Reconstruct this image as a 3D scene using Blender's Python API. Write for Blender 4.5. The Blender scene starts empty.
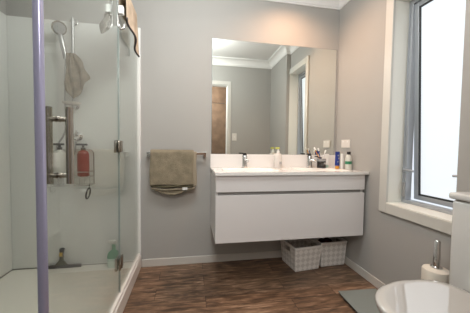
import bpy, bmesh, math, random
from mathutils import Vector, Matrix

random.seed(7)
S = bpy.context.scene
COL = S.collection

# ------------------------------------------------------------------ camera
cam = bpy.data.cameras.new('camera')
cam_ob = bpy.data.objects.new('camera', cam)
COL.objects.link(cam_ob)
YAW, PITCH, ROLL, FPX = .1815, -.041, .0139, 243.38
cam.sensor_width = 36
cam.lens = FPX / 470 * 36
cam.clip_start = .02
_fw = Vector((math.sin(YAW) * math.cos(PITCH), math.cos(YAW) * math.cos(PITCH), math.sin(PITCH)))
_rt = Vector((math.cos(YAW), -math.sin(YAW), 0))
_up = _rt.cross(_fw)
_r2 = math.cos(ROLL) * _rt + math.sin(ROLL) * _up
_u2 = -math.sin(ROLL) * _rt + math.cos(ROLL) * _up
_m = Matrix((_r2, _u2, -_fw)).transposed().to_4x4()
_m.translation = Vector((-1.3827, -2.1452, 1.0373))
cam_ob.matrix_world = _m
S.camera = cam_ob

# ------------------------------------------------------------------ world, lights, exposure
S.view_settings.view_transform = 'Standard'
S.view_settings.look = 'None'
S.view_settings.gamma = 1
S.view_settings.exposure = 0.07
w = bpy.data.worlds.new('world')
S.world = w
w.use_nodes = True
w.node_tree.nodes['Background'].inputs[0].default_value = (.86, .92, 1, 1)
w.node_tree.nodes['Background'].inputs[1].default_value = 1.0
PANE_E = .84


def lamp(name, kind, loc, energy, color=(1, 1, 1), **kw):
    l = bpy.data.lights.new(name, kind)
    l.energy = energy
    l.color = color
    for k, v in kw.items():
        setattr(l, k, v)
    o = bpy.data.objects.new(name, l)
    o.location = loc
    COL.objects.link(o)
    return o


lamp('bathroom_fill', 'POINT', (-1.32, -1.05, 2.2), 33, (.97, 1, .985), shadow_soft_size=.16)  # unseen fill lamp, added to brighten the whole room and ceiling
lamp('hall_fill', 'POINT', (-1.36, -2.5, 2.03), 54, (1, .985, .95), shadow_soft_size=.28)  # unseen lamp added in the hall as front fill from behind the camera
lamp('vanity_downlight', 'SPOT', (-.53, -.36, 2.435), 52.0, (1, .58, .34), spot_size=math.radians(150), spot_blend=1.0,
     shadow_soft_size=.04)


# ------------------------------------------------------------------ materials
def mat(name, color, rough=.5, metal=0, spec=.5, emis=None, coat=0, bump=None, var=None, trans=0, alpha=None):
    m = bpy.data.materials.new(name)
    m.use_nodes = True
    nt = m.node_tree
    b = nt.nodes['Principled BSDF']
    b.inputs['Base Color'].default_value = (*color, 1)
    b.inputs['Roughness'].default_value = rough
    b.inputs['Metallic'].default_value = metal
    b.inputs['Specular IOR Level'].default_value = spec
    b.inputs['Coat Weight'].default_value = coat
    b.inputs['Transmission Weight'].default_value = trans
    if emis:
        b.inputs['Emission Color'].default_value = (*emis[0], 1)
        b.inputs['Emission Strength'].default_value = emis[1]
    if bump or var:
        tc = nt.nodes.new('ShaderNodeTexCoord')
        if bump:
            n = nt.nodes.new('ShaderNodeTexNoise')
            n.inputs['Scale'].default_value = bump[0]
            n.inputs['Detail'].default_value = 4
            nt.links.new(tc.outputs['Object'], n.inputs['Vector'])
            bp = nt.nodes.new('ShaderNodeBump')
            bp.inputs['Strength'].default_value = bump[1]
            bp.inputs['Distance'].default_value = bump[2]
            nt.links.new(n.outputs['Fac'], bp.inputs['Height'])
            nt.links.new(bp.outputs['Normal'], b.inputs['Normal'])
        if var:
            n2 = nt.nodes.new('ShaderNodeTexNoise')
            n2.inputs['Scale'].default_value = var[0]
            n2.inputs['Detail'].default_value = 3
            nt.links.new(tc.outputs['Object'], n2.inputs['Vector'])
            r = nt.nodes.new('ShaderNodeValToRGB')
            r.color_ramp.elements[0].position = .35
            r.color_ramp.elements[1].position = .65
            r.color_ramp.elements[0].color = (*[c * (1 - var[1]) for c in color], 1)
            r.color_ramp.elements[1].color = (*[min(1, c * (1 + var[1])) for c in color], 1)
            nt.links.new(n2.outputs['Fac'], r.inputs['Fac'])
            nt.links.new(r.outputs['Color'], b.inputs['Base Color'])
    return m


def glass_mat(name, tint, refl=1.0, rough=0.0):
    m = bpy.data.materials.new(name)
    m.use_nodes = True
    nt = m.node_tree
    nt.nodes.clear()
    out = nt.nodes.new('ShaderNodeOutputMaterial')
    mix = nt.nodes.new('ShaderNodeMixShader')
    tr = nt.nodes.new('ShaderNodeBsdfTransparent')
    tr.inputs['Color'].default_value = (*tint, 1)
    gl = nt.nodes.new('ShaderNodeBsdfGlossy')
    gl.inputs['Roughness'].default_value = rough
    gl.inputs['Color'].default_value = (refl, refl, refl, 1)
    fr = nt.nodes.new('ShaderNodeFresnel')
    geo = nt.nodes.new('ShaderNodeNewGeometry')     # thin pane: the same reflectance from either side
    ior = nt.nodes.new('ShaderNodeMapRange')
    ior.inputs['To Min'].default_value = 1.45
    ior.inputs['To Max'].default_value = 1 / 1.45
    nt.links.new(geo.outputs['Backfacing'], ior.inputs['Value'])
    nt.links.new(ior.outputs['Result'], fr.inputs['IOR'])
    nt.links.new(fr.outputs[0], mix.inputs['Fac'])
    nt.links.new(tr.outputs[0], mix.inputs[1])
    nt.links.new(gl.outputs[0], mix.inputs[2])
    nt.links.new(mix.outputs[0], out.inputs['Surface'])
    return m


def floor_mat():
    m = bpy.data.materials.new('wood_vinyl')
    m.use_nodes = True
    nt = m.node_tree
    N, L = nt.nodes.new, nt.links.new
    b = nt.nodes['Principled BSDF']
    tc = N('ShaderNodeTexCoord')
    br = N('ShaderNodeTexBrick')
    br.offset = .37
    br.inputs['Scale'].default_value = 1
    br.inputs['Brick Width'].default_value = .92
    br.inputs['Row Height'].default_value = .125
    br.inputs['Mortar Size'].default_value = .0016
    br.inputs['Mortar Smooth'].default_value = .2
    br.inputs['Bias'].default_value = 0
    br.inputs['Color1'].default_value = (0, 0, 0, 1)
    br.inputs['Color2'].default_value = (1, 1, 1, 1)
    br.inputs['Mortar'].default_value = (.5, .5, .5, 1)
    L(tc.outputs['Object'], br.inputs['Vector'])
    # long grain, shifted plank by plank
    sep = N('ShaderNodeSeparateColor')
    L(br.outputs['Color'], sep.inputs[0])
    mp = N('ShaderNodeMapping')
    mp.inputs['Scale'].default_value = (5.5, 34, 1)
    L(tc.outputs['Object'], mp.inputs['Vector'])
    add = N('ShaderNodeVectorMath')
    add.operation = 'MULTIPLY_ADD'
    L(sep.outputs[0], add.inputs[0])
    add.inputs[1].default_value = (7, 3, 9)
    L(mp.outputs[0], add.inputs[2])
    n1 = N('ShaderNodeTexNoise')
    n1.inputs['Scale'].default_value = 1.3
    n1.inputs['Detail'].default_value = 7
    n1.inputs['Roughness'].default_value = .62
    n1.inputs['Distortion'].default_value = .5
    L(add.outputs[0], n1.inputs['Vector'])
    n2 = N('ShaderNodeTexNoise')
    n2.inputs['Scale'].default_value = 2.6
    n2.inputs['Detail'].default_value = 3
    mp2 = N('ShaderNodeMapping')
    mp2.inputs['Scale'].default_value = (1, 2.6, 1)
    L(tc.outputs['Object'], mp2.inputs['Vector'])
    L(mp2.outputs[0], n2.inputs['Vector'])
    r = N('ShaderNodeValToRGB')
    e = r.color_ramp.elements
    e[0].position, e[0].color = .30, (.045, .027, .017, 1)
    e[1].position, e[1].color = .72, (.36, .235, .155, 1)
    x = e.new(.44); x.color = (.105, .062, .038, 1)
    x = e.new(.57); x.color = (.19, .112, .068, 1)
    mixf = N('ShaderNodeMath')
    mixf.operation = 'MULTIPLY_ADD'
    L(sep.outputs[0], mixf.inputs[0])
    mixf.inputs[1].default_value = .10
    L(n1.outputs['Fac'], mixf.inputs[2])
    ad2 = N('ShaderNodeMath')
    ad2.operation = 'MULTIPLY_ADD'
    L(n2.outputs['Fac'], ad2.inputs[0])
    ad2.inputs[1].default_value = .22
    L(mixf.outputs[0], ad2.inputs[2])
    sb = N('ShaderNodeMath')
    sb.operation = 'SUBTRACT'
    L(ad2.outputs[0], sb.inputs[0])
    sb.inputs[1].default_value = .15
    L(sb.outputs[0], r.inputs['Fac'])
    mx = N('ShaderNodeMix')
    mx.data_type = 'RGBA'
    L(br.outputs['Fac'], mx.inputs['Factor'])
    L(r.outputs['Color'], mx.inputs['A'])
    mx.inputs['B'].default_value = (.03, .017, .011, 1)
    L(mx.outputs['Result'], b.inputs['Base Color'])
    b.inputs['Roughness'].default_value = .42
    bp = N('ShaderNodeBump')
    bp.inputs['Strength'].default_value = .12
    bp.inputs['Distance'].default_value = .002
    L(n1.outputs['Fac'], bp.inputs['Height'])
    L(bp.outputs['Normal'], b.inputs['Normal'])
    return m


def weave_mat():
    m = bpy.data.materials.new('woven_strap')
    m.use_nodes = True
    nt = m.node_tree
    N, L = nt.nodes.new, nt.links.new
    b = nt.nodes['Principled BSDF']
    tc = N('ShaderNodeTexCoord')
    cb = N('ShaderNodeVectorRotate')
    cb.rotation_type = 'AXIS_ANGLE'
    cb.inputs['Axis'].default_value = (0, 0, 1)
    cb.inputs['Angle'].default_value = math.radians(45)
    L(tc.outputs['UV'], cb.inputs['Vector'])
    ck = N('ShaderNodeTexChecker')
    ck.inputs['Scale'].default_value = 30
    L(cb.outputs[0], ck.inputs['Vector'])
    ck.inputs['Color1'].default_value = (.80, .78, .75, 1)
    ck.inputs['Color2'].default_value = (.64, .62, .59, 1)
    L(ck.outputs['Color'], b.inputs['Base Color'])
    b.inputs['Roughness'].default_value = .45
    bp = N('ShaderNodeBump')
    bp.inputs['Strength'].default_value = .3
    bp.inputs['Distance'].default_value = .002
    L(ck.outputs['Fac'], bp.inputs['Height'])
    L(bp.outputs['Normal'], b.inputs['Normal'])
    return m


M = dict(
    wall=mat('wall_paint', (.388, .376, .357), .6, spec=.3, bump=(220, .03, .001)),
    ceiling=mat('ceiling_paint', (.80, .79, .78), .7, spec=.2),
    trim=mat('trim_gloss_paint', (.575, .565, .525), .35),
    base=mat('baseboard_paint', (.56, .535, .50), .4),
    reveal=mat('window_lining_paint', (.78, .77, .71), .35),
    floor=floor_mat(),
    liner=mat('acrylic_liner', (.72, .72, .70), .16, spec=.5),
    tray=mat('acrylic_tray', (.74, .73, .68), .22),
    curb=mat('white_plastic', (.76, .73, .70), .35),
    glass=glass_mat('shower_glass', (.955, .97, .955)),
    edge=mat('glass_edge_green', (.42, .50, .49), .15, trans=.3),
    post=mat('lavender_reflection_metal', (.46, .46, .66), .28, .6),  # lavender reflection put into the metal's base colour
    chrome=mat('chrome', (.72, .72, .72), .10, 1),
    tapmetal=mat('tap_chrome', (.66, .66, .66), .16, 1),
    dullmetal=mat('dull_chrome', (.40, .40, .40), .28, 1),
    satin=mat('satin_steel', (.42, .385, .34), .26, 1),
    white=mat('white_lacquer', (.70, .675, .67), .32),
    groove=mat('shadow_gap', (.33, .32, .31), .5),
    ceramic=mat('white_ceramic', (.80, .775, .755), .12, coat=.5),
    toilet=mat('toilet_ceramic', (.66, .645, .62), .10, coat=.4),
    lid=mat('toilet_lid_plastic', (.47, .46, .44), .06, coat=1),
    cistern=mat('cistern_plastic', (.60, .60, .585), .2),
    mirror=mat('mirror_silver', (.89, .915, .875), .0, 1),
    mirror_edge=mat('mirror_edge', (.30, .33, .33), .2, .6),
    alu=mat('window_aluminium', (.42, .44, .47), .35, .4),
    rubber=mat('black_rubber', (.025, .027, .03), .5),
    towel=mat('olive_towel', (.245, .208, .148), .95, spec=.05, bump=(160, .9, .006), var=(18, .13)),
    towel_hem=mat('olive_towel_hem', (.095, .085, .055), .9, spec=.05),
    towel_inner=mat('olive_towel_underside', (.33, .285, .215), .95, spec=.05, bump=(160, .8, .005)),
    tag=mat('white_tag', (.7, .7, .68), .7),
    cloth=mat('taupe_cloth', (.25, .212, .16), .95, spec=.05, bump=(120, .8, .006), var=(20, .2)),
    beige=mat('beige_towel', (.52, .40, .30), .95, spec=.05, bump=(140, .8, .005), var=(16, .12)),
    grey_cloth=mat('grey_brown_cloth', (.26, .235, .205), .95, spec=.05, bump=(140, .8, .005), var=(16, .15)),
    dark_trim=mat('dark_binding', (.06, .05, .05), .9),
    red=mat('red_plastic', (.25, .012, .018), .3),
    black=mat('black_plastic', (.015, .015, .017), .35),
    yellow=mat('yellow_label', (.55, .36, .05), .5),
    pale=mat('pale_bottle', (.62, .62, .57), .3),
    green=mat('green_plastic', (.035, .23, .115), .35),
    palegreen=mat('pale_green_plastic', (.50, .66, .58), .4),
    white_p=mat('white_plastic_bottle', (.80, .79, .77), .3),
    lime=mat('lime_cap', (.50, .52, .10), .35),
    pinkw=mat('pale_liquid', (.66, .62, .585), .25),
    blue=mat('blue_plastic', (.014, .036, .22), .3),
    orange=mat('orange_cap', (.70, .30, .03), .4),
    greylabel=mat('grey_label', (.30, .30, .30), .5),
    clear=glass_mat('clear_glass', (.82, .84, .84)),
    darkcup=mat('dark_glass_cup', (.012, .013, .015), .25),
    weave=weave_mat(),
    maroon=mat('maroon_fabric', (.06, .018, .016), .9, spec=.1, bump=(60, .6, .01)),
    scale=mat('grey_glass_top', (.235, .262, .25), .22, coat=.2),
    cream=mat('cream_plastic', (.70, .66, .585), .35),
    brown=mat('hall_timber', (.20, .125, .08), .45, var=(9, .18)),
    whitegloss=mat('white_gloss_paint', (.82, .82, .80), .3),
    sqh=mat('olive_plastic', (.07, .068, .03), .4),
    pane=mat('frosted_pane', (.2, .21, .22), .45, emis=((.90, .955, 1.0), PANE_E)),
    lampglass=mat('lamp_lens', (.9, .9, .9), .3, emis=((1, .75, .52), 6)),
    outlet=mat('outlet_plastic', (.70, .665, .63), .4),
)


M['lid'].node_tree.nodes['Principled BSDF'].inputs['Coat IOR'].default_value = 2.0


# ------------------------------------------------------------------ mesh helpers
class MB:
    def __init__(s):
        s.bm = bmesh.new()
        s.smooth = False

    def box(s, x0, x1, y0, y1, z0, z1, bev=0, seg=2):
        t = bmesh.new()
        bmesh.ops.create_cube(t, size=1)
        for v in t.verts:
            v.co = Vector(((x0 + x1) / 2 + v.co.x * (x1 - x0), (y0 + y1) / 2 + v.co.y * (y1 - y0),
                           (z0 + z1) / 2 + v.co.z * (z1 - z0)))
        if bev:
            bmesh.ops.bevel(t, geom=t.edges[:], offset=bev, segments=seg, profile=.5, affect='EDGES')
        s.merge(t)
        return s

    def merge(s, t, mx=None):
        if mx is not None:
            t.transform(mx)
        me = bpy.data.meshes.new('tmp')
        t.to_mesh(me)
        t.free()
        s.bm.from_mesh(me)
        bpy.data.meshes.remove(me)

    def lathe(s, prof, mx=None, n=28, sx=1, sy=1):
        t = bmesh.new()
        rings = []
        for r, z in prof:
            if r < 1e-6:
                rings.append([t.verts.new((0, 0, z))])
            else:
                rings.append([t.verts.new((r * sx * math.cos(2 * math.pi * k / n), r * sy * math.sin(2 * math.pi * k / n), z))
                              for k in range(n)])
        for a, b in zip(rings, rings[1:]):
            for k in range(n):
                k2 = (k + 1) % n
                if len(a) == 1 and len(b) == 1:
                    continue
                if len(a) == 1:
                    t.faces.new((a[0], b[k], b[k2]))
                elif len(b) == 1:
                    t.faces.new((a[k], b[0], a[k2]))
                else:
                    t.faces.new((a[k], b[k], b[k2], a[k2]))
        if len(rings[0]) > 1:
            t.faces.new(rings[0])
        if len(rings[-1]) > 1:
            t.faces.new(rings[-1])
        bmesh.ops.recalc_face_normals(t, faces=t.faces[:])
        s.merge(t, mx)
        return s

    def tube(s, pts, r, n=12, caps=True):
        pts = [Vector(p) for p in pts]
        t = bmesh.new()
        rings = []
        ref = None
        for i, p in enumerate(pts):
            d = (pts[min(i + 1, len(pts) - 1)] - pts[max(i - 1, 0)]).normalized()
            if ref is None:
                ref = d.orthogonal().normalized()
            ref = (ref - d * ref.dot(d)).normalized()
            b = d.cross(ref)
            rr = r[i] if isinstance(r, (list, tuple)) else r
            rings.append([t.verts.new(p + rr * (ref * math.cos(2 * math.pi * k / n) + b * math.sin(2 * math.pi * k / n)))
                          for k in range(n)])
        for a, b in zip(rings, rings[1:]):
            for k in range(n):
                t.faces.new((a[k], a[(k + 1) % n], b[(k + 1) % n], b[k]))
        if caps:
            t.faces.new(rings[0][::-1])
            t.faces.new(rings[-1])
        bmesh.ops.recalc_face_normals(t, faces=t.faces[:])
        s.merge(t)
        return s

    def loft(s, rings, cap0=True, cap1=True):
        t = bmesh.new()
        R = [[t.verts.new(p) for p in ring] for ring in rings]
        n = len(R[0])
        for a, b in zip(R, R[1:]):
            for k in range(n):
                t.faces.new((a[k], a[(k + 1) % n], b[(k + 1) % n], b[k]))
        if cap0:
            t.faces.new(R[0][::-1])
        if cap1:
            t.faces.new(R[-1])
        bmesh.ops.recalc_face_normals(t, faces=t.faces[:])
        s.merge(t)
        return s

    def grid(s, f, nu, nv):
        t = bmesh.new()
        V = [[t.verts.new(f(i / nu, j / nv)) for j in range(nv + 1)] for i in range(nu + 1)]
        for i in range(nu):
            for j in range(nv):
                t.faces.new((V[i][j], V[i + 1][j], V[i + 1][j + 1], V[i][j + 1]))
        s.merge(t)
        return s

    def build(s, name, m, parent=None, smooth=False, solid=0, sub=0):
        me = bpy.data.meshes.new(name)
        org = Vector((0, 0, 0))
        co = [v.co.copy() for v in s.bm.verts]
        lo = Vector((min(c.x for c in co), min(c.y for c in co), min(c.z for c in co)))
        hi = Vector((max(c.x for c in co), max(c.y for c in co), max(c.z for c in co)))
        if parent is None:
            org = Vector(((lo.x + hi.x) / 2, (lo.y + hi.y) / 2, lo.z))
            s.bm.transform(Matrix.Translation(-org))
        s.bm.to_mesh(me)
        s.bm.free()
        if smooth:
            for p in me.polygons:
                p.use_smooth = True
            me.set_sharp_from_angle(angle=math.radians(40))
        me.materials.append(m)
        o = bpy.data.objects.new(name, me)
        COL.objects.link(o)
        if parent is None:
            o.location = org
        else:
            o.parent = parent
        if solid:
            md = o.modifiers.new('solid', 'SOLIDIFY')
            md.thickness = solid
            md.offset = 0
        if sub:
            md = o.modifiers.new('sub', 'SUBSURF')
            md.levels = md.render_levels = sub
        return o


def tag(o, label=None, cat=None, group=None, kind=None):
    for k, v in (('label', label), ('category', cat), ('group', group), ('kind', kind)):
        if v:
            o[k] = v
    return o


def empty(name, label, cat, loc=(0, 0, 0), rz=0, group=None):
    o = bpy.data.objects.new(name, None)
    COL.objects.link(o)
    o.location = loc
    o.rotation_euler = (0, 0, rz)
    o.empty_display_size = .05
    return tag(o, label, cat, group)


def struct(o):
    o['kind'] = 'structure'
    return o


def copy_tree(o, parent=None):
    c = o.copy()
    COL.objects.link(c)
    c.parent = parent
    for ch in list(o.children):
        copy_tree(ch, c)
    return c


def T(x, y, z):
    return Matrix.Translation((x, y, z))


def align(p, d):
    q = Vector((0, 0, 1)).rotation_difference(Vector(d).normalized())
    return Matrix.Translation(p) @ q.to_matrix().to_4x4()


# ------------------------------------------------------------------ room shell
ZC = 2.45
FY = -1.83          # inner face of the doorway wall
NX, NY = -.06, -1.145   # projecting wall section behind the toilet
LX = -2.75
HY = -3.0           # far side of the hall
m = MB().box(-3.3, .75, HY - .1, .12, -.1, 0); struct(m.build('floor', M['floor']))
m = MB().box(-3.3, .75, HY - .1, .12, ZC, ZC + .1); struct(m.build('ceiling', M['ceiling']))
m = MB().box(LX - .1, .12, 0, .12, 0, ZC); struct(m.build('wall_back', M['wall']))
m = MB().box(LX - .1, LX, FY, 0, 0, ZC); struct(m.build('wall_left', M['wall']))
WY0, WY1, WZ0, WZ1 = -.652, -1.135, .657, 2.06   # window opening
m = MB()
m.box(0, .16, WY0, 0, 0, ZC)
m.box(0, .16, FY - .1, WY1, 0, ZC)
m.box(0, .16, WY1, WY0, 0, WZ0 - .012)
m.box(0, .16, WY1, WY0, WZ1 + .012, ZC)
struct(m.build('wall_right', M['wall']))
m = MB().box(NX, -.0005, FY, NY, 0, ZC); struct(m.build('wall_nib', M['wall']))
DX0, DX1, DZ = -1.64, -.80, 2.02
m = MB()
m.box(LX - .1, DX0 - .02, FY - .1, FY, 0, ZC)
m.box(DX1 + .02, -.0005, FY - .1, FY, 0, ZC)
m.box(DX0 - .02, DX1 + .02, FY - .1, FY, DZ + .02, ZC)
struct(m.build('wall_front', M['wall']))
# hall beyond the doorway
m = MB()
m.box(-3.3, .75, HY - .1, HY, 0, ZC)
m.box(-3.3, -3.2, HY, FY - .1, 0, ZC)
m.box(.65, .75, HY, FY - .1, 0, ZC)
m.box(-3.2, LX - .1, FY - .1, FY, 0, ZC)
m.box(.16, .65, FY - .1, FY, 0, ZC)
struct(m.build('wall_hall', M['wall']))

# doorway lining and architraves
d1 = struct(empty('door_1', None, None, (0, 0, 0)))
m = MB()
m.box(DX0 - .02, DX0, FY - .1, FY, 0, DZ + .02)
m.box(DX1, DX1 + .02, FY - .1, FY, 0, DZ + .02)
m.box(DX0, DX1, FY - .1, FY, DZ, DZ + .02)
m.build('jamb', M['whitegloss'], d1)
m = MB()
for x in (DX0 - .065, DX1 + .01):
    m.box(x, x + .055, FY, FY + .016, 0, DZ + .07, .004)
m.box(DX0 - .01, DX1 + .01, FY, FY + .016, DZ + .01, DZ + .07, .004)
m.build('architrave', M['base'], d1)
# timber door across the hall
d2 = struct(empty('door_2', None, None, (0, 0, 0)))
m = MB().box(-1.35, -.52, HY, HY + .04, .01, 1.93, .003); m.build('door_leaf', M['brown'], d2)
m = MB().box(-1.35, -.52, HY, HY + .035, 1.94, 2.35, .003); m.build('transom_panel', M['brown'], d2)
m = MB().tube([(-.97, HY + .04, 1.2), (-.97, HY + .09, 1.2)], .01).lathe(
    [(0, -.02), (.02, -.015), (.026, 0), (.02, .015), (0, .02)], T(-.97, HY + .1, 1.2))
m.build('door_knob', M['chrome'], d2, True)


# cornice: cove profile
def cornice(name, p0, p1, inward, c0=0, c1=0):
    p0, p1, n = Vector(p0), Vector(p1), Vector(inward)
    prof = [(0, -.11), (.010, -.11), (.010, -.098)]
    for k in range(7):
        a = k / 6 * math.pi / 2
        prof.append((.082 - .066 * math.cos(a), -.094 + .078 * math.sin(a)))
    prof += [(.09, -.012), (.09, 0), (0, 0)]
    d = (p1 - p0).normalized()
    rings = [[p0 + n * a + Vector((0, 0, b)) + d * (a * c0) for a, b in prof],
             [p1 + n * a + Vector((0, 0, b)) - d * (a * c1) for a, b in prof]]
    struct(MB().loft(rings).build(name, M['ceiling']))


z = ZC
cornice('trim_1', (LX, 0, z), (0, 0, z), (0, -1, 0), 1, 1)
cornice('trim_2', (0, 0, z), (0, NY, z), (-1, 0, 0), 1, 1)
cornice('trim_3', (0, NY, z), (NX, NY, z), (0, 1, 0), 1, -1)
cornice('trim_4', (NX, NY, z), (NX, FY, z), (-1, 0, 0), -1, 1)
cornice('trim_5', (NX, FY, z), (LX, FY, z), (0, 1, 0), 1, 1)
cornice('trim_6', (LX, FY, z), (LX, 0, z), (1, 0, 0), 1, 1)


# baseboards
def baseb(name, x0, x1, y0, y1):
    m = MB().box(x0, x1, y0, y1, 0, .065, .003)
    struct(m.build(name, M['base']))


baseb('baseboard_back', -1.784, -.0125, -.012, -.0002)
baseb('baseboard_right', -.012, -.0002, NY + .0125, -.0002)
baseb('baseboard_nib', NX - .012, NX - .0002, FY + .0125, NY)
baseb('baseboard_front', DX1 + .067, NX - .0125, FY + .0002, FY + .012)

# ------------------------------------------------------------------ window
win = struct(empty('window_1', None, None, (0, 0, 0)))
# architrave on the room side
m = MB()
m.box(-.018, -.0003, WY0 - .004, WY0 + .062, WZ0 - .075, WZ1 + .07, .003)
m.box(-.018, -.0003, WY1 - .006, WY0 - .004, WZ0 - .075, WZ0 - .008, .003)
m.box(-.018, -.0003, WY1 - .006, WY0 - .004, WZ1 + .004, WZ1 + .07, .003)
m.build('architrave', M['trim'], win)
# lining boards
m = MB()
m.box(-.016, .16, WY1, WY0, WZ0 - .012, WZ0, .002)
m.box(-.016, .16, WY1, WY0, WZ1, WZ1 + .012, .002)
m.box(-.016, .16, WY0 - .0002, WY0 + .004, WZ0, WZ1)
m.box(-.016, .16, WY1 - .004, WY1 + .0002, WZ0, WZ1)
m.build('window_lining', M['reveal'], win)
a0, a1 = WY0 - .0125 + .012, WY1 + .0125 - .012
m = MB()
m.box(.112, .16, a0 - .032, a0, WZ0 + .0003, WZ1 - .0003, .002)
m.box(.112, .16, a1, a1 + .032, WZ0 + .0003, WZ1 - .0003, .002)
m.box(.112, .16, a1 + .032, a0 - .032, WZ0 + .0003, WZ0 + .022, .002)
m.box(.112, .16, a1 + .032, a0 - .032, WZ1 - .03, WZ1 - .0003, .002)
m.box(.106, .112, a0 - .014, a0 - .008, WZ0 + .02, WZ1 - .03)   # weather bead
m.build('window_frame', M['alu'], win)
b0, b1 = a0 - .030, a1 + .030
_pv = Vector((.138, 0, WZ1 - .034))
TILT = Matrix.Translation(_pv) @ Matrix.Rotation(-math.atan(.062 / 1.3), 4, 'Y') @ Matrix.Translation(-_pv)   # sash pushed open at the bottom
m = MB()
for (y0, y1, z0, z1) in ((b0 - .036, b0, WZ0 + .026, WZ1 - .034), (b1, b1 + .036, WZ0 + .026, WZ1 - .034),
                         (b1 + .036, b0 - .036, WZ0 + .026, WZ0 + .058), (b1 + .036, b0 - .036, WZ1 - .066, WZ1 - .034)):
    m.box(.120, .155, y0, y1, z0, z1, .003)
m.bm.transform(TILT)
m.build('sash', M['alu'], win)
m = MB()
g = .011
for (y0, y1, z0, z1) in ((b0 - .036 - g, b0 - .0355, WZ0 + .057, WZ1 - .065), (b1 + .0355, b1 + .036 + g, WZ0 + .057, WZ1 - .065),
                         (b1 + .036, b0 - .036, WZ0 + .0575, WZ0 + .058 + g), (b1 + .036, b0 - .036, WZ1 - .066 - g, WZ1 - .0655)):
    m.box(.1205, .1275, y0, y1, z0, z1)
m.bm.transform(TILT)
m.build('gasket', M['rubber'], win)
m = MB().box(.128, .134, b1 + .030, b0 - .030, WZ0 + .052, WZ1 - .06)
m.bm.transform(TILT)
m.build('glass_pane', M['pane'], win)
for yy, sgn in ((a0 - .022, -1), (a1 + .022, 1)):
    m = MB().box(.098, .112, yy - .012, yy + .012, .872, .91, .003)
    m.tube([(.098, yy, .893), (.088, yy + sgn * .01, .893), (.080, yy + sgn * .095, .888)], [.009, .008, .007])
    m.build('window_latch', M['alu'], win, True)
m = MB().box(.099, .112, a0 - .029, a0 - .013, .70, .80, .003)
m.build('window_stay', M['groove'], win)

# ------------------------------------------------------------------ shower recess
m = MB()
m.box(LX + .0125, -1.823, -.012, -.0003, .06, 1.99, .002)
struct(m.build('wall_liner_back', M['liner'], None))
m = MB().box(LX + .0003, LX + .012, -1.38, -.0003, .06, 1.99, .002)
struct(m.build('wall_liner_left', M['liner'], None))
# tray with a raised rim
tray = empty('shower_tray', 'low white acrylic shower tray with raised rim inside the glass enclosure', 'shower tray', (0, 0, 0))
m = MB()
m.box(LX + .013, -1.83, -1.38, -.013, .0, .055, .004)
m.build('tray_floor', M['tray'], tray)
m = MB().box(-1.83, -1.786, -1.40, -.0003, 0, .105, .006)
m.box(LX + .013, -1.83, -1.40, -1.355, 0, .105, .006)
m.build('rim', M['curb'], tray)
m = MB().lathe([(0, .055), (.05, .055), (.05, .0585), (.045, .060), (0, .061)], T(-2.3, -.75, 0))
m.build('drain_cover', M['chrome'], tray, True)

# glass enclosure
enc = empty('shower_enclosure', 'frameless clear glass shower enclosure with metal corner post coloured with a lavender reflection', 'shower screen', (0, 0, 0))
GX = -1.806
SY = -.580
PYc = -1.357
m = MB().box(-1.822, -1.790, -.022, -.0125, .105, 1.99, .002); m.box(-1.822, -1.790, -.0125, -.0003, .105, 1.99)
m.build('wall_channel', M['white_p'], enc)
m = MB().box(GX - .004, GX + .004, SY + .003, -.018, .128, 2.0); m.build('fixed_panel', M['glass'], enc)
m = MB().box(GX - .0045, GX + .0045, SY + .001, SY + .003, .128, 2.0); m.build('panel_edge', M['edge'], enc)
m = MB().box(-1.820, -1.792, -1.36, -.013, .105, .126, .003); m.build('sill_rail', M['curb'], enc)
door = MB().box(GX - .004, GX + .004, PYc + .018, SY - .005, .136, 2.0).build('glass_door', M['glass'], enc)
m = MB().box(GX - .0045, GX + .0045, SY - .005, SY - .003, .136, 2.0); m.build('door_edge', M['edge'], door)
for zz in (.318, 1.028):
    m = MB()
    for s in (-1, 1):
        m.box(GX + s * .005, GX + s * .014, SY + .002, SY + .035, zz - .035, zz + .035, .002)
        m.box(GX + s * .005, GX + s * .014, SY - .040, SY - .004, zz - .035, zz + .035, .002)
    m.tube([(GX + .012, SY - .001, zz - .034), (GX + .012, SY - .001, zz + .034)], .007)
    m.build('hinge', M['satin'], door, True)
HYc = -1.262
for s, r in ((1, .0112), (-.78, .0105)):
    m = MB().tube([(GX + s * .034, HYc, .908), (GX + s * .034, HYc, 1.157)], r, 16)
    for zz in (.935, 1.118):
        m.tube([(GX + s * .0045, HYc, zz), (GX + s * .034, HYc, zz)], .0085, 14)
        m.tube([(GX + s * .0045, HYc, zz), (GX + s * .008, HYc, zz)], .010, 14)
    m.build('handle', M['satin'], door, True)
# rounded corner post
prof = []
for k in range(20):
    a = 2 * math.pi * k / 20
    c, s_ = math.cos(a), math.sin(a)
    prof.append((GX + .0115 * math.copysign(abs(c) ** .6, c), PYc + .011 * math.copysign(abs(s_) ** .6, s_)))
m = MB().loft([[(x, y, .105) for x, y in prof], [(x, y, 2.03) for x, y in prof]])
m.build('corner_post', M['post'], enc, True)
m = MB().box(LX + .02, GX - .013, PYc - .004, PYc + .004, .128, 2.0); m.build('return_panel', M['glass'], enc)
m = MB().box(LX + .02, GX - .013, PYc - .012, PYc + .012, .105, .126, .003); m.build('return_rail', M['curb'], enc)

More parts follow.
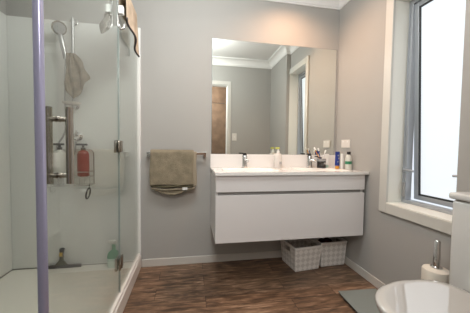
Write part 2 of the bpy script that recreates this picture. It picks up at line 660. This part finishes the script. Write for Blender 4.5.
# shower rail
rail = empty('shower_rail', 'vertical chrome shower slide rail on the white shower wall', 'shower rail', (0, 0, 0))
RX = -2.272
m = MB().tube([(RX, -.055, 1.31), (RX, -.055, 2.0)], .011, 16); m.build('rail', M['dullmetal'], rail, True)
for zz in (1.985, 1.335):
    m = MB().tube([(RX, -.0125, zz), (RX, -.058, zz)], .014, 16).lathe(
        [(0, 0), (.024, 0), (.024, .006), (.016, .010), (0, .010)], align((RX, -.0125, zz), (0, -1, 0)))
    m.build('rail_bracket', M['chrome'], rail, True)
m = MB().box(RX - .022, RX + .02, -.085, -.035, 1.682, 1.718, .008).tube([(RX, -.07, 1.70), (RX - .03, -.10, 1.70)], .013)
m.build('slider', M['satin'], rail, True)
m = MB().lathe([(0, 0), (.045, 0), (.062, .010), (.065, .018), (.060, .018), (.042, .006), (0, .006)],
               T(RX - .005, -.078, 1.34), sx=1, sy=.8)
m.build('soap_dish', M['pinkw'], rail, True)

hs = empty('hand_shower', 'chrome hand shower with round head hooked on the slide rail', 'hand shower', (0, 0, 0))
hd = Vector((.62, -.62, -.38)).normalized()
hc = Vector((-2.332, -.125, 1.885))
m = MB().lathe([(0, -.022), (.03, -.020), (.046, -.008), (.050, 0), (.046, .005), (0, .006)], align(hc, hd))
hh = m.build('spray_head', M['satin'], hs, True)
m = MB().lathe([(0, .0062), (.039, .0062), (.039, .0085), (0, .0090)], align(hc, hd)); m.build('spray_plate', M['greylabel'], hh, True)
m = MB().tube([hc + Vector((.004, 0.012, -.045)), (-2.322, -.112, 1.80), (-2.310, -.105, 1.735), (-2.302, -.10, 1.672)], [.016, .019, .019, .015], 14)
m.build('grip', M['dullmetal'], hs, True)
pts = []
P4 = [Vector(p) for p in ((-2.302, -.10, 1.672), (-2.318, -.085, 1.42), (-2.318, -.075, 1.22), (-2.335, -.065, 1.12), (-2.385, -.06, 1.03), (-2.40, -.045, .95), (-2.355, -.035, .90),
                          (-2.285, -.035, .96), (-2.268, -.035, 1.058))]
for i in range(len(P4) - 1):
    p0, p1, p2, p3 = P4[max(i - 1, 0)], P4[i], P4[i + 1], P4[min(i + 2, len(P4) - 1)]
    for k in range(8):
        t = k / 8
        pts.append(.5 * ((2 * p1) + (p2 - p0) * t + (2 * p0 - 5 * p1 + 4 * p2 - p3) * t * t + (3 * p1 - p0 - 3 * p2 + p3) * t ** 3))
pts.append(P4[-1])
m = MB().tube(pts, .0075, 10); m.build('hose', M['dullmetal'], hs, True)

mx = empty('shower_mixer', 'round chrome shower mixer with lever low on the shower wall', 'tap', (0, 0, 0))
m = MB().lathe([(0, 0), (.036, 0), (.036, .006), (.024, .012), (.022, .045), (.02, .05), (0, .05)], align((-2.262, -.0125, 1.10), (0, -1, 0)))
m.build('mixer_body', M['chrome'], mx, True)
m = MB().tube([(-2.262, -.055, 1.10), (-2.255, -.075, 1.11), (-2.240, -.095, 1.14)], [.009, .008, .006]); m.build('lever', M['chrome'], mx, True)


def hang_cloth(name, top, w0, w1, length, folds, depth, m, parent=None, seed=0, axis=(1, 0, 0), out=(0, -1, 0), skew=0, tail=.15, thick=.006, nu=28, nv=18):
    rnd = random.Random(seed)
    ph = rnd.uniform(0, 6)
    ax, ot, tp = Vector(axis), Vector(out), Vector(top)
    k2 = rnd.uniform(1.3, 2.1)

    def f(u, v):
        s = 2 * u - 1
        ww = w0 + (w1 - w0) * (v ** .7)
        ln = length * (1 - tail * (abs(s + .25) ** 1.6) + .04 * math.sin(5 * s + ph))
        lat = s * ww / 2 + skew * v + .006 * math.sin(9 * v + 4 * s + ph)
        dep = depth * (.35 + .65 * v) * (math.sin(folds * math.pi * s + ph) * .6 + .4 * math.sin(folds * k2 * s + 2 * v + ph)) \
            - depth * .5 * s * s
        return tp + ax * lat + ot * dep + Vector((0, 0, -ln * v))

    return MB().grid(f, nu, nv).build(name, m, parent, True, thick, 1)


tag(hang_cloth('washcloth', (-2.262, -.122, 1.715), .06, .185, .335, 3.1, .026, M['cloth'], seed=4, skew=.035, tail=.34),
    'taupe washcloth hanging from the shower rail slider', 'washcloth')

# wire caddy on the shower wall
cad = empty('shower_caddy', 'chrome wire shower caddy hanging on the shower wall', 'shower caddy', (0, 0, 0))
cx0, cx1, cz0 = -2.44, -2.145, .785
cy0, cy1 = -.105, -.020
m = MB()
for zz in (cz0 - .065, cz0, cz0 + .04):
    m.tube([(cx0, cy0, zz), (cx1, cy0, zz), (cx1, cy1, zz), (cx0, cy1, zz), (cx0, cy0, zz)], .003, 8)
for k in range(9):
    x = cx0 + (cx1 - cx0) * k / 8
    m.tube([(x, cy1, cz0), (x, cy0, cz0)], .002, 6)
    m.tube([(x, cy0, cz0 - .065), (x, cy0, cz0)], .0018, 6)
m.build('basket', M['chrome'], cad, True)
m = MB()
arch = [(cx1, cy1, cz0 - .065)] + [(cx1 - .03 + .03 * math.cos(a), cy1, .965 + .03 * math.sin(a)) for a in (0, .4, .8, 1.2, 1.57)] + \
       [(cx0 + .03 - .03 * math.sin(a), cy1, .965 + .03 * math.cos(a)) for a in (0, .4, .8, 1.2, 1.57)] + [(cx0, cy1, cz0 - .065)]
m.tube(arch, .003, 8)
m.build('back_frame', M['chrome'], cad, True)
m = MB()
hk = [(cx0 + .02, cy0, cz0 - .065)] + [(cx0 + .02 + .018 * (1 - math.cos(a)) - .0, cy0, cz0 - .095 - .018 * math.sin(a)) for a in (0, .6, 1.2, 1.8, 2.5, 3.1)]
m.tube(hk, .0028, 8)
m.build('hook', M['chrome'], cad, True)

sc = empty('carabiner_clip', 'small black oval clip dangling from the caddy corner', 'clip', (0, 0, 0))
ov = [(-2.157 + .013 * math.cos(a) + .009 * math.sin(a), -.108, .660 + .042 * math.sin(a)) for a in [2 * math.pi * k / 16 for k in range(17)]]
MB().tube(ov, .0055, 8, False).build('ring', M['black'], sc, True)
MB().tube([(-2.148, -.109, .700), (-2.147, -.109, .730)], .0028, 8).build('loop', M['black'], sc, True)


def pump_bottle(name, label, x, y, z, r, h, mb, mp, sx=1, sy=.75, lab=None, cat='bottle', ang=0):
    o = empty(name, label, cat, (x, y, z), ang)
    m = MB().lathe([(0, 0), (r * .9, 0), (r, .006), (r, h * .82), (r * .85, h * .93), (r * .35, h), (0, h)], None, 24, sx, sy)
    m.build('bottle_body', mb, o, True)
    m = MB().lathe([(0, h), (r * .4, h), (r * .4, h + .018), (.009, h + .02), (.009, h + .034), (0, h + .034)])
    m.box(-.048, .030, -.010, .010, h + .034, h + .050, .004)
    m.build('pump', mp, o, True)
    if lab:
        m = MB().lathe([(r * 1.012, h * .18), (r * 1.012, h * .45)], None, 24, sx, sy); m.build('label_band', lab, o, True)
    return o


pump_bottle('shampoo_bottle', 'red pump bottle with black pump in the wire caddy', -2.206, -.063, cz0 + .004, .042, .205, M['red'], M['black'], ang=0, sy=.8, lab=M['red'])
pump_bottle('conditioner_bottle', 'pale clear pump bottle with black pump, left in the wire caddy', -2.37, -.063, cz0 + .004, .04, .205, M['pale'], M['black'], sy=.8)

# squeegee leaning in the tray
sq = empty('squeegee', 'dark squeegee standing on its blade against the shower wall', 'squeegee', (0, 0, 0))
m = MB().box(-2.495, -2.238, -.048, -.034, .068, .082, .003); m.build('blade_bar', M['black'], sq)
m = MB().box(-2.495, -2.238, -.044, -.038, .0555, .069); m.build('rubber_blade', M['rubber'], sq)
m = MB().loft([[(-2.43, -.046, .080), (-2.34, -.046, .080), (-2.34, -.034, .080), (-2.43, -.034, .080)],
               [(-2.398, -.040, .118), (-2.372, -.040, .118), (-2.372, -.026, .118), (-2.398, -.026, .118)],
               [(-2.396, -.036, .150), (-2.374, -.036, .150), (-2.374, -.020, .150), (-2.396, -.020, .150)]])
m.build('yoke', M['sqh'], sq)
m = MB().tube([(-2.385, -.028, .148), (-2.385, -.026, .185), (-2.380, -.030, .205)], [.012, .015, .018], 12); m.build('grip', M['black'], sq, True)
m = MB().box(-2.394, -2.372, -.0475, -.0410, .150, .182, .002); m.build('grip_insert', M['yellow'], sq)

sp = empty('spray_bottle', 'green and white cleaning spray bottle in the back corner of the shower tray', 'bottle', (-1.985, -.075, .0553))
m = MB().lathe([(0, 0), (.046, 0), (.05, .006), (.05, .075), (0, .0751)], None, 24, 1, .6); m.build('bottle_body', M['palegreen'], sp, True)
m = MB().lathe([(0, .075), (.05, .075), (.049, .098), (.038, .120), (.016, .140), (.014, .155), (0, .155)], None, 24, 1, .6); m.build('shoulder', M['green'], sp, True)
m = MB().lathe([(0, .155), (.014, .155), (.014, .185), (0, .185)]); m.build('collar', M['green'], sp, True)
m = MB().box(-.040, .022, -.011, .011, .185, .215, .006).box(-.026, -.016, -.006, .006, .15, .187, .003); m.build('trigger', M['pale'], sp, True)

# towels slung over the top of the fixed glass panel
hk = empty('over_glass_hook', 'chrome hook hung over the top of the shower glass', 'hook', (0, 0, 0))
m = MB()
HKY = -.640
m.box(GX + .0165, GX + .0195, HKY - .013, HKY + .013, 1.70, 2.0165, .001)
m.box(GX - .0195, GX - .0165, HKY - .013, HKY + .013, 1.76, 2.0165, .001)
m.box(GX - .0195, GX + .0195, HKY - .013, HKY + .013, 2.0135, 2.0165, .001)
m.tube([(GX + .019, HKY, 1.715), (GX + .030, HKY, 1.695), (GX + .046, HKY, 1.70), (GX + .052, HKY, 1.722)], .008, 10)
m.build('hook_strap', M['tapmetal'], hk, True)
for s_ in (-1, 1):
    xa, xb = sorted((GX + s_ * .0200, GX + s_ * .046))
    m = MB().box(xa, xb, HKY - .014, HKY + .014, 1.775, 1.820, .003); m.build('peg', M['tag'], hk)


def drape(name, y0, y1, zin, zout, m, label, cat, seed, xin=.024, xout=.026, slope=0, slope_in=0, bind=None):
    rnd = random.Random(seed)
    ph = rnd.uniform(0, 6)

    def f(u, v):
        y = y0 + (y1 - y0) * u
        zo = zout + slope * u
        zi = zin + slope_in * u
        top = 2.018
        if v < .42:
            t = v / .42
            zz = zi + (top - .02 - zi) * t
            xx = -xin - .008 * (1 - t) * math.sin(7 * u + ph)
        elif v < .58:
            t = (v - .42) / .16
            a = math.pi * (1 - t)
            xx = (xin + xout) / 2 * math.cos(a) + (xout - xin) / 2
            zz = top - .02 + .012 * math.sin(a)
        else:
            t = (v - .58) / .42
            zz = top - .02 + (zo - top + .02) * t
            xx = xout + .014 * t * math.sin(9 * u + ph) + .012 * t
        return Vector((GX + xx, y + .012 * (abs(v - .5) * 2) * math.sin(5 * v + ph), zz))

    o = empty(name, label, cat)
    MB().grid(f, 14, 40).build('terry', m, o, True, .008, 1)
    if bind:
        MB().tube([f(k / 14, 1) for k in range(15)], .007, 8).build('binding', bind, o, True)
    return o


tw = drape('bath_towel', -.51, -.20, 1.90, 1.825, M['beige'], 'beige towel slung over the top edge of the shower glass', 'towel', 5, slope=-.125, bind=M['dark_trim'])
tag(hang_cloth('grey_cloth', (GX - .036, HKY - .002, 1.774), .030, .062, .115, 1.4, .010, M['grey_cloth'], seed=11, skew=-.022, tail=.3, thick=.005, nu=12, nv=10),
    'grey brown cloth hanging inside the shower glass from the chrome hook', 'cloth')

# ------------------------------------------------------------------ towel rail and olive towel
tr = empty('towel_rail', 'square chrome towel rail on the back wall left of the vanity', 'towel rail', (0, 0, 0))
m = MB().box(-1.733, -1.250, -.078, -.064, .962, .984, .002); m.build('bar', M['chrome'], tr)
for x in (-1.733, -1.274):
    m = MB().box(x, x + .024, -.066, -.0003, .945, .984, .002); m.build('bracket', M['chrome'], tr)
ot = empty('hand_towel', 'olive bath towel folded over the chrome towel rail', 'towel', (0, 0, 0))


def fold_sheet(x0, x1, zf, zb, off, seed, sag=.0):
    rnd = random.Random(seed)
    ph = rnd.uniform(0, 6)

    def f(u, v):
        x = x0 + (x1 - x0) * u
        yc = -.071
        top = .978
        if v < .42:
            t = v / .42
            zz = zb + (top - zb) * t
            yy = yc + (.012 + off) + .004 * math.sin(6 * u + ph) * (1 - t)
        elif v < .58:
            t = (v - .42) / .16
            a = math.pi * t
            yy = yc + (.012 + off) * math.cos(a)
            zz = top + (.012 + off) * .9 * math.sin(a)
        else:
            t = (v - .58) / .42
            zz = top + (zf + sag * math.sin(math.pi * u) - top) * t
            yy = yc - (.012 + off) - .010 * t - .005 * math.sin(8 * u + ph + 2 * t) * t
        return Vector((x + .003 * math.sin(14 * v + ph), yy, zz + .003 * math.sin(9 * u + ph) * (abs(v - .5) * 2)))
    return f


m = MB().grid(fold_sheet(-1.704, -1.356, .712, .74, .010, 2), 24, 44); m.build('outer_layer', M['towel'], ot, True, .015, 1)
m = MB().grid(fold_sheet(-1.690, -1.330, .700, .72, -.004, 8), 24, 44); m.build('inner_layer', M['towel_inner'], ot, True, .010, 1)


def roll(x0, x1, z0, y0, r, sag, seed):
    rnd = random.Random(seed)
    ph = rnd.uniform(0, 6)
    pts = []
    for k in range(17):
        u = k / 16
        pts.append((x0 + (x1 - x0) * u, y0 + .003 * math.sin(7 * u + ph), z0 - sag * math.sin(math.pi * u) + .003 * math.sin(11 * u + ph)))
    return pts


MB().tube(roll(-1.696, -1.358, .705, -.100, .010, .004, 1), .0085, 10).build('hem', M['towel_hem'], ot, True)
MB().tube(roll(-1.690, -1.345, .684, -.088, .010, .008, 4), .0095, 10).build('fold', M['towel_inner'], ot, True)
m = MB().grid(lambda u, v: Vector((-1.672 + .30 * u, -.084 + .012 * v, .675 - .045 * math.sin(math.pi * min(1, u * 1.05)) * (1 - v) - .0 * v)), 18, 6)
m.build('under_fold', M['towel'], ot, True, .010, 1)
m = MB().box(-1.445, -1.405, -.112, -.106, .672, .694, .001); m.build('care_tag', M['tag'], ot)

# ------------------------------------------------------------------ vanity
VX0, VX1, VF = -1.205, -.023, -.445
van = empty('vanity_cabinet', 'wide white wall hung vanity cabinet with two long drawers', 'vanity', (0, 0, 0))
m = MB()
m.box(VX0, VX0 + .018, VF + .021, -.0005, .3425, .8315, .001)
m.box(VX1 - .018, VX1, VF + .021, -.0005, .3425, .8315, .001)
m.box(VX0 + .018, VX1 - .018, VF + .021, -.0005, .3425, .3605)
m.box(VX0 + .018, VX1 - .018, -.012, -.0005, .3605, .83)
m.build('carcass', M['white'], van)
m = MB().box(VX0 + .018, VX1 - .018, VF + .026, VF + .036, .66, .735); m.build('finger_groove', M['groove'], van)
m = MB().box(VX0, VX1, VF, VF + .0195, .3425, .686, .0012); m.build('drawer_front', M['white'], van)
m = MB().box(VX0, VX1, VF, VF + .0195, .711, .8310, .0012); m.build('drawer_front', M['white'], van)

# moulded top with two shallow basins
TX0, TX1, TF = -1.211, -.004, -.464
top = empty('vanity_basin', 'white moulded vanity top with two shallow basins and upstand', 'basin', (0, 0, 0))
basins = (-.915, -.31)


def dip(x, y):
    d = 0
    for bx in basins:
        q = max(abs(x - bx) / .225, abs(y + .265) / .145)
        rr = ((abs(x - bx) / .225) ** 5 + (abs(y + .265) / .145) ** 5) ** .2
        if rr < 1:
            t = min(1, (1 - rr) / .35)
            d = max(d, .085 * (t * t * (3 - 2 * t)))
    return d


t = bmesh.new()
nx, ny = 120, 46
xs = [TX0 + (TX1 - TX0) * i / nx for i in range(nx + 1)]
ys = [TF + (-.0005 - TF) * j / ny for j in range(ny + 1)]
U = [[t.verts.new((x, y, .854 - dip(x, y))) for y in ys] for x in xs]
D = [[t.verts.new((x, y, .832 - (dip(x, y) * 1.05 if dip(x, y) > .012 else 0))) for y in ys] for x in xs]
for i in range(nx):
    for j in range(ny):
        t.faces.new((U[i][j], U[i + 1][j], U[i + 1][j + 1], U[i][j + 1]))
        t.faces.new((D[i][j], D[i][j + 1], D[i + 1][j + 1], D[i + 1][j]))
for i in range(nx):
    t.faces.new((U[i][0], D[i][0], D[i + 1][0], U[i + 1][0]))
    t.faces.new((U[i][ny], U[i + 1][ny], D[i + 1][ny], D[i][ny]))
for j in range(ny):
    t.faces.new((U[0][j], U[0][j + 1], D[0][j + 1], D[0][j]))
    t.faces.new((U[nx][j], D[nx][j], D[nx][j + 1], U[nx][j + 1]))
mb = MB()
mb.merge(t)
mb.build('worktop', M['ceramic'], top, True)
m = MB().box(TX0, TX1, -.016, -.0005, .8535, .9688, .003); m.build('upstand', M['ceramic'], top)
for bx in basins:
    m = MB().lathe([(0, 0), (.03, 0), (.03, .004), (.022, .007), (0, .0075)], T(bx, -.265, .769)); m.build('drain', M['chrome'], top, True)
    m = MB().lathe([(0, 0), (.010, 0), (.010, .003), (0, .0035)], align((bx, -.4085, .815), (0, .75, .66)), 14); m.build('overflow_ring', M['black'], top, True)


def tap(x, label):
    o = empty('basin_tap', label, 'tap', (x, -.068, .854), 0)
    m = MB().lathe([(0, 0), (.027, 0), (.027, .006), (.023, .010), (.023, .10), (.020, .108), (0, .108)])
    m.build('tap_body', M['tapmetal'], o, True)
    m = MB().tube([(0, -.010, .062), (0, -.06, .072), (0, -.105, .066), (0, -.112, .056)], [.012, .0115, .011, .010], 14)
    m.build('spout', M['tapmetal'], o, True)
    m = MB().lathe([(0, .1085), (.018, .1085), (.018, .118), (0, .120)]).box(-.030, .012, -.009, .009, .119, .128, .003)
    m.build('lever', M['black'], o, True)
    return o


tap(-.915, 'chrome basin mixer tap alone at the left end of the vanity top')
tap(-.305, 'chrome basin mixer tap beside the dark toothbrush cup')

# bottles and tubes on the top
sd = empty('soap_dispenser', 'clear white soap bottle with lime cap between the two taps', 'soap dispenser', (-.612, -.075, .8543))
m = MB().lathe([(0, 0), (.034, 0), (.037, .005), (.037, .10), (.030, .120), (.013, .132), (0, .132)], None, 24, 1, .7)
m.build('bottle_body', M['pinkw'], sd, True)
m = MB().lathe([(0, .132), (.013, .132), (.013, .15), (.006, .152), (.006, .165), (0, .165)]); m.build('collar', M['white_p'], sd, True)
m = MB().box(-.024, .012, -.009, .009, .165, .182, .004); m.build('pump_head', M['lime'], sd, True)
m = MB().box(.004, .026, -.0275, -.0255, .03, .055); m.build('label_patch', M['groove'], sd)

cup = empty('toothbrush_cup', 'dark glass toothbrush cup with grey label beside the right tap', 'cup', (-.200, -.095, .8543))
m = MB().lathe([(0, 0), (.036, 0), (.038, .004), (.040, .082), (.037, .082), (.035, .008), (0, .008)]); m.build('cup_body', M['darkcup'], cup, True)
m = MB().lathe([(.0405, .060), (.0412, .082)]); m.build('rim_band', M['greylabel'], cup, True)
m = MB().lathe([(.0388, .0), (.0390, .014)]); m.build('base_band', M['black'], cup, True)
m = MB().box(.002, .022, -.0405, -.0385, .034, .05); m.build('label_mark', M['greylabel'], cup)


def brush(label, base, tip, mh):
    o = empty('toothbrush', label, 'toothbrush', (0, 0, 0), 0, 'toothbrushes in the dark cup')
    base, tip = Vector(base), Vector(tip)
    m = MB().tube([base, base.lerp(tip, .6), tip], [.005, .0045, .0035], 8); m.build('brush_handle', mh, o, True)
    d = (tip - base).normalized()
    m = MB().lathe([(0, 0), (.0065, 0), (.0075, .022), (.005, .027), (0, .027)], align(tip - d * .005 + Vector((0, -.004, 0)), d), 10)
    m.build('bristles', M['white_p'], o, True)


cz = .865
brush('dark blue toothbrush leaning left in the cup', (-.190, -.095, cz), (-.232, -.095, 1.012), M['blue'])
brush('pale toothbrush leaning furthest left in the cup', (-.185, -.105, cz), (-.262, -.085, 1.02), M['orange'])
brush('white toothbrush leaning right in the cup', (-.208, -.09, cz), (-.172, -.10, .995), M['white_p'])

rz = empty('razor', 'small black razor lying across the rim of the cup', 'razor', (0, 0, 0))
m = MB().tube([(-.262, -.118, .958), (-.235, -.108, .948), (-.20, -.10, .944)], [.006, .005, .005], 8); m.build('razor_handle', M['black'], rz, True)
m = MB().box(-.275, -.255, -.136, -.104, .953, .963, .002); m.build('razor_head', M['black'], rz)


def tube(name, label, x, y, mb, mc, h, r, caph):
    o = empty(name, label, 'tube', (x, y, .8543))
    m = MB().lathe([(0, 0), (r * .8, 0), (r * .85, caph * .9), (r * .8, caph), (0, caph)]); m.build('cap', mc, o, True)
    rings = []
    for k in range(8):
        tt = k / 7
        rx = r * (1 + .12 * tt)
        ry = r * (1 - tt) + .0025 * tt
        rings.append([(rx * math.cos(2 * math.pi * q / 20), ry * math.sin(2 * math.pi * q / 20), caph + (h - caph) * tt) for q in range(20)])
    m = MB().loft(rings); m.build('tube_body', mb, o, True)
    return o


tube('lotion_tube', 'short pale tube standing right behind the dark cup', -.128, -.065, M['white_p'], M['palegreen'], .125, .020, .022)
bt = tube('toothpaste_tube', 'blue squeeze tube standing on an orange cap', -.098, -.185, M['blue'], M['orange'], .150, .020, .026)
for zz, xx in ((.055, -.004), (.085, .004), (.11, -.003)):
    m = MB().box(xx - .005, xx + .005, -.0185, -.0125, zz, zz + .012, .002); m.build('printed_mark', M['greylabel'], bt)
tube('cream_tube', 'slim white squeeze tube between the blue tube and clear bottle', -.064, -.205, M['white_p'], M['white_p'], .135, .014, .02)
mw = empty('mouthwash_bottle', 'clear bottle with black cap and green label nearest the right wall', 'bottle', (-.042, -.262, .8543))
m = MB().lathe([(0, 0), (.027, 0), (.029, .004), (.029, .095), (.024, .115), (.014, .128), (0, .128)], None, 24, 1, .7)
m.build('bottle_body', M['pale'], mw, True)
m = MB().lathe([(0, .128), (.015, .128), (.015, .152), (0, .153)]); m.build('cap', M['black'], mw, True)
m = MB().lathe([(.0296, .045), (.0296, .070)], None, 24, 1, .7); m.build('label_band', M['green'], mw, True)

# wall mirror
mr = empty('wall_mirror', 'large frameless mirror on the back wall above the vanity', 'mirror', (0, 0, 0))
m = MB().box(-1.2025, -.021, -.006, -.0004, .9695, 1.967); m.build('mirror_backing', M['mirror_edge'], mr)
m = MB().grid(lambda u, v: Vector((-1.201 + 1.1785 * u, -.0063, .971 + .9945 * v)), 1, 1)
g_ = m.build('mirror_glass', M['mirror'], mr)

# electrical plates
po = empty('power_outlet', 'white double power outlet on the right wall above the vanity', 'power outlet', (0, 0, 0))
m = MB().box(-.009, -.0003, -.222, -.102, 1.04, 1.112, .002); m.build('cover_plate', M['outlet'], po)
for y in (-.20, -.138):
    m = MB().box(-.0105, -.0089, y, y + .016, 1.088, 1.104, .0005); m.build('rocker', M['white_p'], po)
sw = empty('light_switch', 'white light switch plate by the doorway, seen in the mirror', 'light switch', (0, 0, 0))
m = MB().box(-.71, -.635, FY + .0003, FY + .009, 1.135, 1.255, .002); m.build('cover_plate', M['outlet'], sw)
m = MB().box(-.68, -.665, FY + .0088, FY + .012, 1.185, 1.205, .001); m.build('rocker', M['white_p'], sw)

# recessed downlight near the mirror
dl = empty('ceiling_downlight', 'small recessed ceiling downlight above the mirror', 'ceiling light', (-.53, -.36, ZC))
m = MB().lathe([(.032, -.001), (.052, -.001), (.052, -.006), (.036, -.008), (.032, -.004)]); m.build('bezel', M['whitegloss'], dl, True)
m = MB().lathe([(0, -.0005), (.031, -.0005), (.031, -.0025), (0, -.0026)]); m.build('lens', M['lampglass'], dl, True)


# ------------------------------------------------------------------ baskets
def basket(label, loc, rz, wb, db, wt, dt, h):
    o = empty('storage_basket', label, 'basket', loc, rz, 'woven baskets under the vanity')
    t = bmesh.new()
    uvl = t.loops.layers.uv.new('UVMap')

    def side(p, hole=False):
        # p(u,v) -> point, u across 0..1, v up 0..1
        nu, nv = 20, 16
        W = (p(1, .5) - p(0, .5)).length
        V = {}
        for i in range(nu):
            for j in range(nv):
                uc, vc = (i + .5) / nu, (j + .5) / nv
                if hole and abs(uc - .5) < .17 and abs(vc - .76) < .09:
                    continue
                cs = []
                for a, b in ((i, j), (i + 1, j), (i + 1, j + 1), (i, j + 1)):
                    if (a, b) not in V:
                        V[(a, b)] = t.verts.new(p(a / nu, b / nv))
                    cs.append((a, b))
                fc = t.faces.new([V[c] for c in cs])
                for lp, c in zip(fc.loops, cs):
                    lp[uvl].uv = (c[0] / nu * W, c[1] / nv * h)

    def L(v, a, b):
        return a + (b - a) * v
    side(lambda u, v: Vector(((u - .5) * L(v, wb, wt), -L(v, db, dt) / 2, h * v)))
    side(lambda u, v: Vector(((.5 - u) * L(v, wb, wt), L(v, db, dt) / 2, h * v)))
    side(lambda u, v: Vector((-L(v, wb, wt) / 2, (.5 - u) * L(v, db, dt), h * v)), True)
    side(lambda u, v: Vector((L(v, wb, wt) / 2, (u - .5) * L(v, db, dt), h * v)), True)
    f = t.faces.new([t.verts.new(q) for q in ((-wb / 2, -db / 2, .002), (wb / 2, -db / 2, .002), (wb / 2, db / 2, .002), (-wb / 2, db / 2, .002))])
    bmesh.ops.remove_doubles(t, verts=t.verts[:], dist=.0005)
    mb = MB()
    mb.merge(t)
    mb.build('woven_body', M['weave'], o, False, .004)
    m = MB()
    hx, hy = wt / 2, dt / 2
    for (x0, x1, y0, y1) in ((-hx - .004, hx + .004, -hy - .004, -hy + .004), (-hx - .004, hx + .004, hy - .004, hy + .004),
                             (-hx - .004, -hx + .004, -hy + .004, hy - .004), (hx - .004, hx + .004, -hy + .004, hy - .004)):
        m.box(x0, x1, y0, y1, h - .014, h + .003, .002)
    m.build('rim', M['white_p'], o)
    return o


basket('white woven basket on the left under the vanity, empty with its handle hole showing', (-.421, -.163, .003), math.radians(7), .222, .225, .252, .262, .205)
basket('white woven basket in the corner under the vanity, dark fabric inside', (-.150, -.135, .003), math.radians(3), .225, .20, .252, .225, .213)
t = bmesh.new()
bmesh.ops.create_icosphere(t, subdivisions=4, radius=1)
for v in t.verts:
    c = v.co
    k = 1 + .16 * math.sin(5 * c.x + 1) * math.cos(6 * c.y) + .08 * math.sin(13 * c.x + 9 * c.y)
    v.co = Vector((c.x * .092 * k, c.y * .078 * k, .092 + c.z * .086 * k))
mb = MB()
mb.merge(t, T(-.150, -.135, .022))
tag(mb.build('folded_fabric', M['maroon'], None, True), 'dark maroon fabric stuffed in the basket in the corner', 'fabric')

# ------------------------------------------------------------------ bathroom scale
bs = empty('bathroom_scale', 'flat grey glass bathroom scale on the wood floor beside the toilet', 'bathroom scale', (-.213, -.783, 0), math.radians(-3))
m = MB().box(-.145, .145, -.15, .15, .020, .028, .003); m.build('glass_top', M['scale'], bs)
m = MB().box(-.138, .138, -.143, .143, .006, .0195, .004); m.build('base', M['black'], bs)
for x in (-.11, .11):
    for y in (-.115, .115):
        m = MB().lathe([(0, 0), (.016, 0), (.016, .007), (0, .007)], T(x, y, 0), 14); m.build('foot', M['rubber'], bs, True)

# ------------------------------------------------------------------ toilet
TY = -1.415
wc = empty('toilet', 'white toilet with closed glossy lid and cistern against the right wall', 'toilet', (0, 0, 0))


def outline(xb, xt, hw, n=56, p=2.25):
    # rounded D: back at xb, front tip at xt
    pts = []
    xc = xb + (xt - xb) * .42
    for k in range(n):
        a = 2 * math.pi * k / n
        c, s_ = math.cos(a), math.sin(a)
        if c >= 0:   # back half (towards the wall), squarer
            q = 3.6
            x = xc + (xb - xc) * abs(c) ** (2 / q)
            y = hw * math.copysign(abs(s_) ** (2 / q), s_)
        else:
            x = xc + (xt - xc) * abs(c) ** (2 / p)
            y = hw * math.copysign(abs(s_) ** (2 / p), s_)
        pts.append((x, TY + y))
    return pts


def ring(xb, xt, hw, z):
    return [(x, y, z) for x, y in outline(xb, xt, hw)]


m = MB().loft([ring(-.08, -.54, .115, 0), ring(-.08, -.54, .112, .06), ring(-.08, -.56, .115, .17), ring(-.10, -.60, .145, .28),
               ring(-.12, -.645, .174, .36), ring(-.12, -.655, .180, .400), ring(-.13, -.648, .174, .407)])
m.build('bowl', M['toilet'], wc, True)
m = MB().loft([ring(-.25, -.668, .184, .4075), ring(-.248, -.674, .190, .412), ring(-.248, -.674, .190, .421), ring(-.25, -.668, .184, .425)])
m.build('seat', M['lid'], wc, True)
lidr = [ring(-.24, -.676, .186, .4255), ring(-.238, -.682, .192, .430), ring(-.238, -.682, .192, .438), ring(-.241, -.678, .188, .444),
        ring(-.25, -.666, .176, .4475)]
for k in range(1, 9):
    q = k / 9
    lidr.append([(x * (1 - q) + -.44 * q, y * (1 - q) + TY * q, .4475 - .009 * (1 - (1 - q) ** 2)) for x, y, z in ring(-.25, -.666, .176, 0)])
m = MB().loft(lidr)
m.build('lid', M['lid'], wc, True)
for y in (-.07, .07):
    m = MB().tube([(-.232, TY + y - .02, .432), (-.232, TY + y + .02, .432)], .012, 12); m.build('lid_hinge', M['chrome'], wc, True)
m = MB().box(-.222, NX - .001, TY - .17, TY + .168, .40, .815, .018, 3); m.build('cistern', M['cistern'], wc, True)
m = MB().box(-.230, NX - .001, TY - .178, TY + .176, .8155, .845, .010, 3); m.build('cistern_lid', M['cistern'], wc, True)
m = MB().lathe([(0, .845), (.024, .845), (.024, .850), (0, .851)], T(-.145, TY, 0)); m.build('flush_button', M['chrome'], wc, True)

# toilet brush
tb = empty('toilet_brush', 'cream toilet brush holder with chrome handle between toilet and window wall', 'toilet brush', (-.095, -1.093, 0))
m = MB().lathe([(0, 0), (.058, 0), (.060, .006), (.062, .30), (.062, .393), (.058, .402), (.03, .410), (0, .410)], None, 36); m.build('holder', M['cream'], tb, True)
m = MB().lathe([(0, .41), (.027, .41), (.027, .416), (.016, .420), (.0145, .550), (.010, .556), (0, .556)]); m.build('handle', M['chrome'], tb, True)
